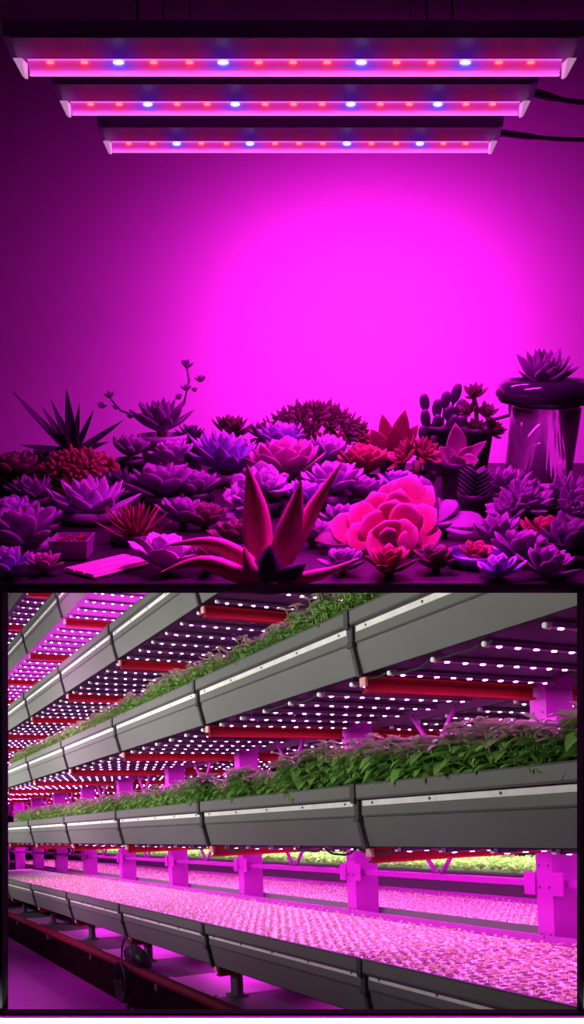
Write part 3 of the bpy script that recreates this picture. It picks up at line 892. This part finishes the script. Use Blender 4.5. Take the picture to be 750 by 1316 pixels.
# stacked rosettes on a leaning stem
root, h = plant_root('stacked_echeveria', 614, 548, 1.52, 'column of stacked dark rosettes on a stem with one side branch')
k = 1.52 / FPX
part(MB().tube([(0, .006, -.05), (0, .004, -.02), (-4 * k, .004, 22 * k), (-10 * k, .004, 36 * k)], .004, 7).tube([(0, .004, 0), (20 * k, 0, 8 * k), (42 * k, 0, 14 * k)], .0028, 6), 'branch', LM['brown'], root)
for dx, dy, rp in ((-9, 38, 19), (-16, 18, 18), (8, 16, 19), (-6, 0, 18), (20, -4, 20), (42, 16, 17), (2, -20, 16)):
    mb = MB(); rosette_into(mb, Vector((dx * k, -.004, dy * k)), Vector((dx * .02, -.4, .8)), rp * k, 18, p_point, .55, .2, 1.3, .05, .15, dx + 77)
    part(mb, 'rosette', LM['mauve' if dx == 42 else 'brown'], root)
pot_into(root, h, .028, 'black')
# rosette on a dark bowl over a glass cylinder
dj = 1.47; k = dj / FPX
root, h = plant_root('glass_vase', 702, 522, dj, 'clear glass cylinder holding roots and a dark round bowl on top', 'vase')
m_glass = mat('vase_glass', (.95, .90, .95), .05, transm=.9, alpha=1.0, var=0)
rg = 44 * k
part(MB().lathe([(.001, -h + .002), (rg * .96, -h), (rg, -h + .006), (rg, -.001), (rg * .95, -.001), (rg * .95, -h + .010), (.001, -h + .010)], 36), 'glass_cylinder', m_glass, root)
mb = MB(); rt = random.Random(4)
for q in range(26):
    a = rt.uniform(0, 6.28); b = rt.uniform(.15, .62) * rg
    mb.tube([(.3 * b * math.cos(a), .3 * b * math.sin(a), -.002), (.8 * b * math.cos(a + .3), .8 * b * math.sin(a + .3), -.03), (b * math.cos(a + .5), b * math.sin(a + .5), -rt.uniform(.05, h - .02))], .0009, 4, 0, caps=False)
part(mb, 'roots', LM['pink'], root)
root2, h2 = plant_root('plant_bowl', 702, 505, dj, 'glossy dark round bowl resting on the glass cylinder', 'bowl')
rb = 66 * k
m_bowl = mat('glossy_black', (.035, .025, .05), .12, coat=.6)
part(MB().lathe([(.001, -14.4 * k), (rb * .62, -14.4 * k), (rb * .9, -11 * k), (rb, -1 * k), (rb * .97, 10 * k), (rb * .84, 15.5 * k), (rb * .74, 14 * k), (rb * .70, 8 * k), (.001, 8 * k)], 40), 'bowl', m_bowl, root2)
root3, h3 = plant_root('echeveria', 697, 486, dj, 'flat dark rosette growing in the glossy bowl on the glass cylinder')
mb = MB(); rosette_into(mb, Vector((0, -.006, .006)), Vector((0, -.35, 1)), 46 * k, 34, p_point, .5, .14, 1.3, .06, .2, 5)
part(mb, 'rosette', LM['mauve'], root3)
# second row ------------------------------------------------------------
rosette('crassula', 105, 607, 74, 1.40, 'reddish mound of small leaves in a terracotta pot below the agave', 'red', 12, p_ovoid, .55, .3, 1.3, .2, heads=16, spreadh=.9, pot='terra', pr=.92)
rosette('echeveria', 166, 578, 44, 1.52, 'small dark rosette between the agave and the pale violet pot', 'mauve', 20, p_ovoid, .5, .25, 1.3, .15)
rosette('echeveria', 222, 584, 46, 1.49, 'small pale rosette just below the violet pot', 'pale', 22, p_spoon, .6, .18, 1.35, .3, pot='clear')
rosette('echeveria', 290, 590, 84, 1.52, 'big bluish rosette of many pointed leaves with a brown rosette behind', 'blue', 46, p_point, .50, .13, 1.4, .12, pot='clear', pr=.7)
rosette('echeveria', 365, 601, 84, 1.43, 'wide pink rosette with broad upturned leaves below the spiky mound', 'pink', 36, p_spoon, .62, .12, 1.4, .15, curl=.22, pot='black')
rosette('echeveria', 364, 568, 62, 1.60, 'blue-violet rosette half hidden behind the wide pink rosette', 'blue', 30, p_spoon, .55, .13, 1.35, .2)
rosette('echeveria', 422, 585, 52, 1.53, 'blue-violet ruffled rosette beside the dark red rosette', 'pale', 34, p_round, .6, .1, 1.4, .25, curl=.3)
rosette('echeveria', 468, 598, 60, 1.45, 'round dark red rosette next to the ruffled violet one', 'red', 34, p_spoon, .62, .15, 1.4, .2, curl=.2)
rosette('crassula', 536, 592, 62, 1.45, 'cluster of small red pointed rosettes behind the big pink plant', 'red', 14, p_point, .5, .16, 1.3, .2, heads=6, spreadh=.7)
rosette('echeveria', 14, 606, 66, 1.44, 'shadowy dark rosette at the far end below the agave tips', 'brown', 24, p_spoon, .6, .2, 1.3, .2)
rosette('echeveria', 52, 592, 40, 1.54, 'small dark rosette tucked behind the terracotta pot', 'dark', 18, p_point, .5, .2, 1.3, .2)
# broad magenta leaves
root, h = plant_root('kalanchoe', 588, 592, 1.40, 'plant of broad pointed cupped leaves in front of the stacked rosettes')
k = 1.40 / FPX; mb = MB()
for dx, dy, w, yy in ((-8, 48, 28, .0), (16, 22, 22, -.006), (-24, 20, 20, -.004), (22, 6, 20, -.012), (-14, 4, 22, -.014), (6, 8, 20, -.02), (30, 26, 16, .004)):
    ax = Vector((dx * k, yy, dy * k))
    succ_leaf(mb, Vector((dx * .15 * k, yy * .3, -.004)), ax, Vector((.1, -1, .3)), ax.length, w * k, .006, p_point, .10, hollow=1.0)
part(mb, 'leaf_fan', LM['pink'], root)
pot_into(root, h, .026, 'black')
# third row ----------------------------------------------------------------
rosette('graptopetalum', 207, 626, 78, 1.33, 'dark plum rosette with broad flat leaves below the small pale rosette', 'mauve', 17, p_round, .72, .16, 1.2, .05, pr=.5)
rosette('echeveria', 428, 621, 68, 1.34, 'pale violet rosette with spreading leaves in the middle of the bench', 'pale', 26, p_spoon, .6, .13, 1.35, .0, curl=.1, pot='clear')
rosette('echeveria', 338, 638, 66, 1.29, 'pale bluish cluster half hidden behind the upright strap leaves', 'pale', 20, p_spoon, .6, .15, 1.3, .2, heads=3, spreadh=.6)
rosette('echeveria', 115, 650, 92, 1.25, 'wide violet rosette with pointed leaves in front of the terracotta pot', 'pale', 34, p_point, .58, .14, 1.35, .1, pot='clear')
rosette('echeveria', 14, 662, 58, 1.24, 'violet rosette cut by the picture edge near the wide violet rosette', 'blue', 26, p_spoon, .6, .16, 1.35, .2)
rosette('echeveria', 60, 668, 40, 1.19, 'little violet rosette between two larger violet rosettes', 'blue', 20, p_spoon, .6, .16, 1.35, .3)
rosette('haworthia', 172, 680, 84, 1.14, 'spiky dark red rosette behind the cream board', 'red', 34, p_agave, .22, .10, 1.35, .05, pr=.5)
rosette('echeveria', 262, 672, 54, 1.22, 'dim rosette in shade beside the arching strap leaves', 'brown', 24, p_spoon, .6, .2, 1.3, .2, pot='clear')
# chevron plant
root, h = plant_root('stacked_crassula', 610, 632, 1.28, 'dark upright plant of tightly stacked chevron leaves')
k = 1.28 / FPX; mb = MB()
for i in range(9):
    z = (-22 + i * 5.4) * k
    w = (23 if i < 7 else 23 - (i - 6) * 5) * k
    for s in (-1, 1):
        for yy in (-1, 1):
            succ_leaf(mb, Vector((0, yy * .004, z)), Vector((s * 1.0, yy * .45, .62)), Vector((-s * .4, 0, 1)), w * 1.2, .017, .0055, p_point, .08, hollow=.5)
part(mb, 'leaf_stack', LM['dark'], root)
part(MB().tube([(0, 0, -min(.042, h - .004)), (0, 0, .026)], .004, 8), 'stem', m_stem, root)
pot_into(root, h, .024, 'black')
# big purple leaves
root, h = plant_root('kalanchoe', 560, 668, 1.17, 'plant with two big smooth purple leaves beside the bright pink plant')
k = 1.17 / FPX; mb = MB()
for dx, dy, w, yy in ((62, 6, 40, -.01), (-20, 55, 26, .02), (44, -5, 30, -.03), (-6, 30, 30, .03), (26, 26, 28, .02)):
    ax = Vector((dx * k, yy, dy * k))
    succ_leaf(mb, Vector((0, 0, -.004)), ax, Vector((-dx * .3 * k, -.1, .25)), ax.length, w * k, .009, p_round, -.05, hollow=.5)
part(mb, 'leaf_fan', LM['mauve'], root)
pot_into(root, h, .022, 'black')
rosette('echeveria', 668, 660, 74, 1.20, 'plum rosette with cupped pointed leaves below the glass cylinder', 'mauve', 24, p_point, .6, .16, 1.35, .25, heads=3, spreadh=.5)
rosette('graptopetalum', 730, 655, 78, 1.22, 'plum rosette at the bench end below the glass cylinder', 'mauve', 20, p_point, .55, .16, 1.3, .3, heads=3, spreadh=.55)
# front row --------------------------------------------------------------
rosette('echeveria', 26, 706, 96, 1.10, 'large loose magenta rosette at the front corner of the bench', 'mauve', 22, p_round, .62, .14, 1.3, .15, curl=.15, pot='clear')
# cloudy square pot with sprouts
root, h = plant_root('square_pot', 92, 690, 1.07, 'cloudy square plastic pot with tiny red sprouts', 'plant pot')
k = 1.07 / FPX; w = 25 * k
mb = MB()
b_ = .82
outer = [(-w, -w), (w, -w), (w, w), (-w, w)]
vs = [(x * b_, y * b_, -h) for x, y in outer] + [(x, y, 0) for x, y in outer] + [(x * .92, y * .92, 0) for x, y in outer] + [(x * .76, y * .76, -h + .004) for x, y in outer]
fs = [(3, 2, 1, 0), (15 - 3, 13, 14, 15)] + [(i, (i+1) % 4, 4 + (i+1) % 4, 4 + i) for i in range(4)] + [(4 + i, 4 + (i+1) % 4, 8 + (i+1) % 4, 8 + i) for i in range(4)] + [(8 + i, 8 + (i+1) % 4, 12 + (i+1) % 4, 12 + i) for i in range(4)]
mb.add(vs, fs)
part(mb, 'pot', pots['clear'], root)
part(MB().box((-w * .84, -w * .84, -.014), (w * .84, w * .84, -.009)), 'soil', m_soil, root)
for i, (dx, dy) in enumerate(((-.5, -.3), (.1, -.5), (.45, .1), (-.2, .35), (.35, .5))):
    mb = MB(); rosette_into(mb, Vector((dx * w, dy * w, -.004)), Vector((0, -.1, 1)), .009, 8, p_ovoid, .5, .3, 1.3, .4, .1, i)
    part(mb, 'sprout', LM['red'], root)
rosette('echeveria', 214, 722, 78, 1.02, 'bright fuzzy violet rosette with rounded leaves at the front edge', 'fuzzy', 17, p_round, .74, .17, 1.25, .12, curl=.18, pot='black', hollow=.5)
# strap leaved bromeliad
db = .985; k = db / FPX
root, h = plant_root('bromeliad', 346, 742, db, 'large strap-leaved plant with upright pink-red leaves at the front edge')
mb = MB()
def strap(pts, w, mi=0, th=.003, keel=.35):
    P = [Vector((a * k, b, c * k)) for a, b, c in pts]
    # smooth path
    Q = []
    for i in range(len(P) - 1):
        p0, p1, p2, p3 = P[max(0, i-1)], P[i], P[i+1], P[min(len(P)-1, i+2)]
        for s in range(4):
            t = s / 4
            Q.append(.5 * ((2*p1) + (p2-p0)*t + (2*p0-5*p1+4*p2-p3)*t*t + (3*p1-p0-3*p2+p3)*t**3))
    Q.append(P[-1])
    nn = len(Q); vs, tp = [], []
    for i, p in enumerate(Q):
        u = i / (nn - 1)
        t = (Q[min(nn-1, i+1)] - Q[max(0, i-1)]).normalized()
        s = t.cross(Vector((0, 1, .25))).normalized(); n = s.cross(t)
        hw = w * k * .5 * max(.02, (.75 + .5 * math.sin(PI * min(1, u * 1.25)) * .5) * (1 - max(0, (u - .45) / .55) ** 1.8))
        vs += [p - s*hw + n*hw*keel, p - s*hw*.5 + n*hw*keel*.25, p - n*th, p + s*hw*.5 + n*hw*keel*.25, p + s*hw + n*hw*keel,
               p + s*hw*.5 + n*(hw*keel*.25 + th), p + n*th*.2, p - s*hw*.5 + n*(hw*keel*.25 + th)]
        tp += [.7, .2, 0, .2, .7, .2, .1, .2]
    fs = [(i*8+q, i*8+(q+1) % 8, (i+1)*8+(q+1) % 8, (i+1)*8+q) for i in range(nn-1) for q in range(8)]
    mb.add(vs, fs, mi, tp, smooth=True)
strap([(-6, .012, -1), (-14, .014, 40), (-18, .012, 90), (-26, .01, 134)], 38)
strap([(8, .004, -1), (18, .002, 30), (32, -.002, 80), (40, -.002, 118)], 34)
strap([(12, .014, -1), (40, .016, 50), (64, .014, 95), (90, .012, 136)], 22)
strap([(-10, -.006, -1), (-34, -.012, 26), (-74, -.016, 46), (-122, -.01, 44)], 24)
strap([(-12, -.016, -1), (-40, -.026, 10), (-84, -.03, 26), (-134, -.026, 14)], 26)
strap([(10, -.012, -1), (40, -.024, 4), (76, -.026, 14), (112, -.022, 30)], 18)
strap([(-4, -.02, -1), (-2, -.024, 16), (2, -.022, 46)], 44, 1)
strap([(14, -.02, -1), (30, -.028, 12), (46, -.03, 26)], 26, 1)
strap([(-14, -.02, -1), (-24, -.026, 14), (-30, -.02, 44)], 26)
part(mb, 'strap_leaves', [LM['brom'], LM['dark']], root)
pot_into(root, h, .026, 'black')
# bright pink plant
dp = 1.10; k = dp / FPX
root, h = plant_root('pink_succulent', 498, 690, dp, 'bright pink plant with large rounded glowing leaves in the front row')
mb = MB()
for dx, dy, w, yy, cu in ((26, 74, 50, .010, .1), (6, 66, 46, .016, .15), (44, 60, 44, .004, .15), (-18, 50, 44, .012, .2), (-40, 34, 44, .002, .25), (-62, 16, 42, -.008, .25), (-26, 24, 46, -.016, .3),
                          (4, 44, 46, -.008, .25), (24, 40, 44, -.018, .3), (46, 34, 42, -.014, .2), (-6, 20, 44, -.030, .12), (-44, 6, 38, -.024, .3), (22, 14, 42, -.034, .12), (50, 8, 38, -.022, .2), (-20, -2, 40, -.038, .10), (10, 58, 36, -.002, .3)):
    ax = Vector((dx * k, yy * .22, dy * k + .004))
    succ_leaf(mb, Vector((dx * .22 * k, yy * .8, -.004)), ax, Vector((-dx * .30 * k, -.05, .02)), ax.length * .85 + .012, w * k, .009, p_round, cu * .5, hollow=.45, nr=10)
part(mb, 'bright_leaves', LM['rose'], root, label='bright pink leaves')
mb = MB()
for dx, dy, w, yy in ((-82, 4, 40, -.01), (-50, -4, 34, -.03), (30, -8, 40, -.036), (52, -4, 34, -.03), (0, -8, 44, -.04)):
    ax = Vector((dx * k, yy, dy * k))
    succ_leaf(mb, Vector((dx * .15 * k, -.002, -.004)), ax, Vector((0, -.1, .3)), ax.length, w * k, .007, p_round, -.02, hollow=.6)
part(mb, 'lower_leaves', LM['brown'], root, label='dark brown lower leaves')
mb = MB()
for dx, dy, w, yy in ((30, -2, 40, -.040), (-4, -4, 38, -.044), (50, -4, 34, -.030)):
    ax = Vector((dx * k, -.004, dy * k + .020))
    succ_leaf(mb, Vector((dx * .3 * k, yy * .85, -.004)), ax, Vector((0, -.3, .1)), .026, w * .62 * k, .007, p_round, .0, hollow=.4)
part(mb, 'red_leaves', LM['brom'], root, label='red inner leaves')
pot_into(root, h, .030, 'black')
# bowl with a blue-violet rim
root, h = plant_root('plant_bowl', 612, 716, 1.045, 'small round bowl with a glossy violet rim in the front row', 'bowl')
k = 1.045 / FPX; rb = 40 * k
part(MB().lathe([(.001, -h), (rb * .55, -h), (rb * .92, -h * .45), (rb, -.002), (rb * 1.02, .004), (rb * .96, .007), (rb * .90, .002), (rb * .85, -.010), (.001, -.010)], 36), 'bowl', mat('violet_glaze', (.16, .10, .40), .15, coat=.8), root)
mb = MB(); rosette_into(mb, Vector((0, 0, .003)), Vector((.1, -.25, 1)), 27 * k, 18, p_round, .7, .2, 1.3, .35, .1, 3)
part(mb, 'rosette', LM['red'], root)
rosette('graptopetalum', 668, 722, 76, 1.05, 'loose plum rosette with broad leaves in the front row beside the violet-rimmed bowl', 'mauve', 16, p_round, .6, .14, 1.2, .1, curl=.12)
rosette('graptopetalum', 735, 716, 92, 1.06, 'dark broad-leaved rosette at the front end of the bench', 'dark', 16, p_round, .62, .15, 1.2, .1, curl=.12)
rosette('echeveria', 560, 736, 54, 1.025, 'dark brown broad-leaved rosette under the bright pink plant', 'brown', 14, p_round, .7, .16, 1.2, .1)
rosette('echeveria', 440, 740, 50, 1.02, 'small mauve rosette low at the front edge beside the strap leaves', 'mauve', 16, p_round, .62, .16, 1.2, .15)
rosette('echeveria', 58, 742, 46, 1.015, 'small magenta rosette low at the front edge beside the cream board', 'pink', 16, p_round, .62, .16, 1.2, .15)
# more rosettes that fill the bench
for cx, cy, Dp, d, lab, m, n, pf in (
    (250, 628, 60, 1.40, 'mauve rosette tucked between the big bluish rosette and the dark plum rosette', 'mauve', 24, p_spoon),
    (318, 632, 46, 1.40, 'small brown rosette below the big bluish rosette', 'brown', 20, p_spoon),
    (392, 640, 56, 1.30, 'violet rosette right behind the tallest strap leaf', 'blue', 26, p_spoon),
    (470, 634, 54, 1.33, 'plum rosette under the round dark red rosette', 'mauve', 24, p_round),
    (512, 622, 44, 1.38, 'small violet rosette behind the bright pink plant', 'blue', 24, p_spoon),
    (650, 622, 54, 1.36, 'dark plum rosette between the chevron plant and the glass cylinder', 'mauve', 24, p_point),
    (640, 688, 64, 1.13, 'plum rosette between the purple leaves and the violet-rimmed bowl', 'mauve', 22, p_point),
    (704, 690, 62, 1.12, 'reddish plum rosette in front of the bench-end cluster', 'red', 24, p_spoon),
    (40, 634, 56, 1.32, 'dim mauve rosette in front of the shadowy dark rosette', 'mauve', 24, p_point),
    (80, 622, 44, 1.40, 'small brown rosette at the foot of the terracotta pot', 'brown', 20, p_spoon),
    (152, 624, 52, 1.38, 'dark spiky rosette beside the terracotta pot', 'dark', 26, p_point),
    (235, 662, 56, 1.22, 'mauve rosette in front of the dark plum rosette', 'mauve', 22, p_spoon),
    (300, 704, 60, 1.12, 'brown rosette under the arching strap leaves', 'brown', 22, p_round),
    (402, 692, 56, 1.13, 'mauve rosette between the strap leaves and the bright pink plant', 'mauve', 22, p_spoon),
    (440, 672, 50, 1.22, 'plum rosette behind the edge of the bright pink plant', 'mauve', 22, p_round),
    (265, 735, 60, 1.02, 'low dark rosette at the front edge below the arching strap leaves', 'brown', 18, p_round),
    (500, 738, 60, 1.005, 'low red rosette at the front edge under the bright pink plant', 'red', 18, p_round),
    (12, 742, 60, 1.0, 'low violet rosette at the front corner by the loose magenta rosette', 'blue', 20, p_round),
    (700, 744, 66, .995, 'low plum rosette at the front edge near the bench end', 'mauve', 18, p_round),
    (640, 744, 50, .99, 'low violet rosette at the front edge by the violet-rimmed bowl', 'blue', 20, p_round),
    (245, 560, 36, 1.64, 'tiny dark rosette behind the big bluish rosette near the wall', 'dark', 18, p_point),
    (335, 556, 34, 1.68, 'tiny mauve rosette against the wall beside the spiky mound', 'mauve', 18, p_point)):
    rosette('echeveria', cx, cy, Dp, d, lab, m, n, pf, .58 if pf is not p_agave else .24, .15, 1.32, .18, curl=.15, pot='black')
# cream board lying on the bench
root = empty('cream_board', MD @ T(D(140, 726, 1.03)) @ FR @ Matrix.Rotation(rad(-40), 4, 'Z'), 'cream ribbed board lying on the bench in front of the spiky red rosette', 'board')
m_cream = mat('cream_board', (.95, .62, .66), .6, var=.06)
hb = (D(140, 726, 1.03).z - bz(1.03)) * math.cos(TILT)
part(MB().box((-.028, -.045, -.003), (.028, .045, .0), bev=.001), 'board', m_cream, root)
for q in (-.018, 0, .018):
    part(MB().box((q - .007, -.044, .0), (q + .007, .044, .0014)), 'rib', m_cream, root)
for sx in (-.02, .02):
    part(MB().box((sx - .004, -.03, -hb + .0004), (sx + .004, .03, -.003)), 'batten', m_cream, root)

# ================================================================== LIGHT
w = bpy.data.worlds.new('world'); sc.world = w; w.use_nodes = True
w.node_tree.nodes['Background'].inputs[0].default_value = (.02, .01, .02, 1)
w.node_tree.nodes['Background'].inputs[1].default_value = 0.05
def area(name, M, sx, sy, power, col, spread=180):
    l = bpy.data.lights.new(name, 'AREA'); l.shape = 'RECTANGLE'; l.size = sx; l.size_y = sy
    l.energy = power; l.color = col; l.spread = rad(spread)
    o = bpy.data.objects.new(name, l); COL.objects.link(o); o.matrix_world = M
    return o
MAG = (1.0, .012, .86)
# the light of the three tubes (area lamps shine along their -Z)
for (root, d), pw, xo, sx, tl, sp in zip(lamps, (2.8, 2.8, 4.6), (.06, .12, .14), (.34, .34, .36), (-6, 4, 28), (130, 140, 180)):
    area('tube_light', root.matrix_world @ T((xo, .012, -.020)) @ Matrix.Rotation(rad(tl), 4, 'X'), sx, .016, pw, MAG, sp)
# white area lights added out of view to light the tray fronts
def aim(p, t):
    p, t = Vector(p), Vector(t)
    return T(p) @ (t - p).to_track_quat('-Z', 'Y').to_matrix().to_4x4()
for i, (y, pw) in enumerate(((3.4, 21), (6.4, 42), (9.6, 68), (13.0, 74))):
    area('added_aisle_light', aim((-.35, y, .7), (2.2, y, 1.0)), 1.6, .3, pw, (1.0, .99, .93), 105)
# spill of the opposite rack's LEDs on the aisle floor
area('opposite_rack_light', aim((-.3, 9.0, .1), (1.6, 9.2, -1.6)), .6, 7.0, 60, (1.0, .03, .9), 150)
# LEDs under the seedling trays
for b in range(0, 4):
    area('deck_light', aim((2.95, J0 + BAY * (b + .55), -.985), (2.95, J0 + BAY * (b + .55), -1.3)), .35, 1.1, 6.0, (1.0, .05, .9))
# white light over the far lettuce
area('lettuce_light', aim((7.8, 15, .1), (7.8, 15, -1)), 1.6, 24, 500, (1.0, 1.0, .86), 110)
# light added below the view to whiten the margin strip
area('added_strip_light', MD @ aim((0, .872, -.240), (0, .918, -.216)), .64, .01, 2.0, (1, 1, 1), 50)

sc.view_settings.view_transform = 'Standard'
sc.view_settings.look = 'None'
sc.view_settings.exposure = 0
sc.view_settings.gamma = 1
sc.view_settings.use_curve_mapping = False
sc.cycles.use_denoising = True
sc.cycles.max_bounces = 6
sc.cycles.diffuse_bounces = 4
sc.cycles.sample_clamp_indirect = 6
sc.cycles.use_light_tree = True
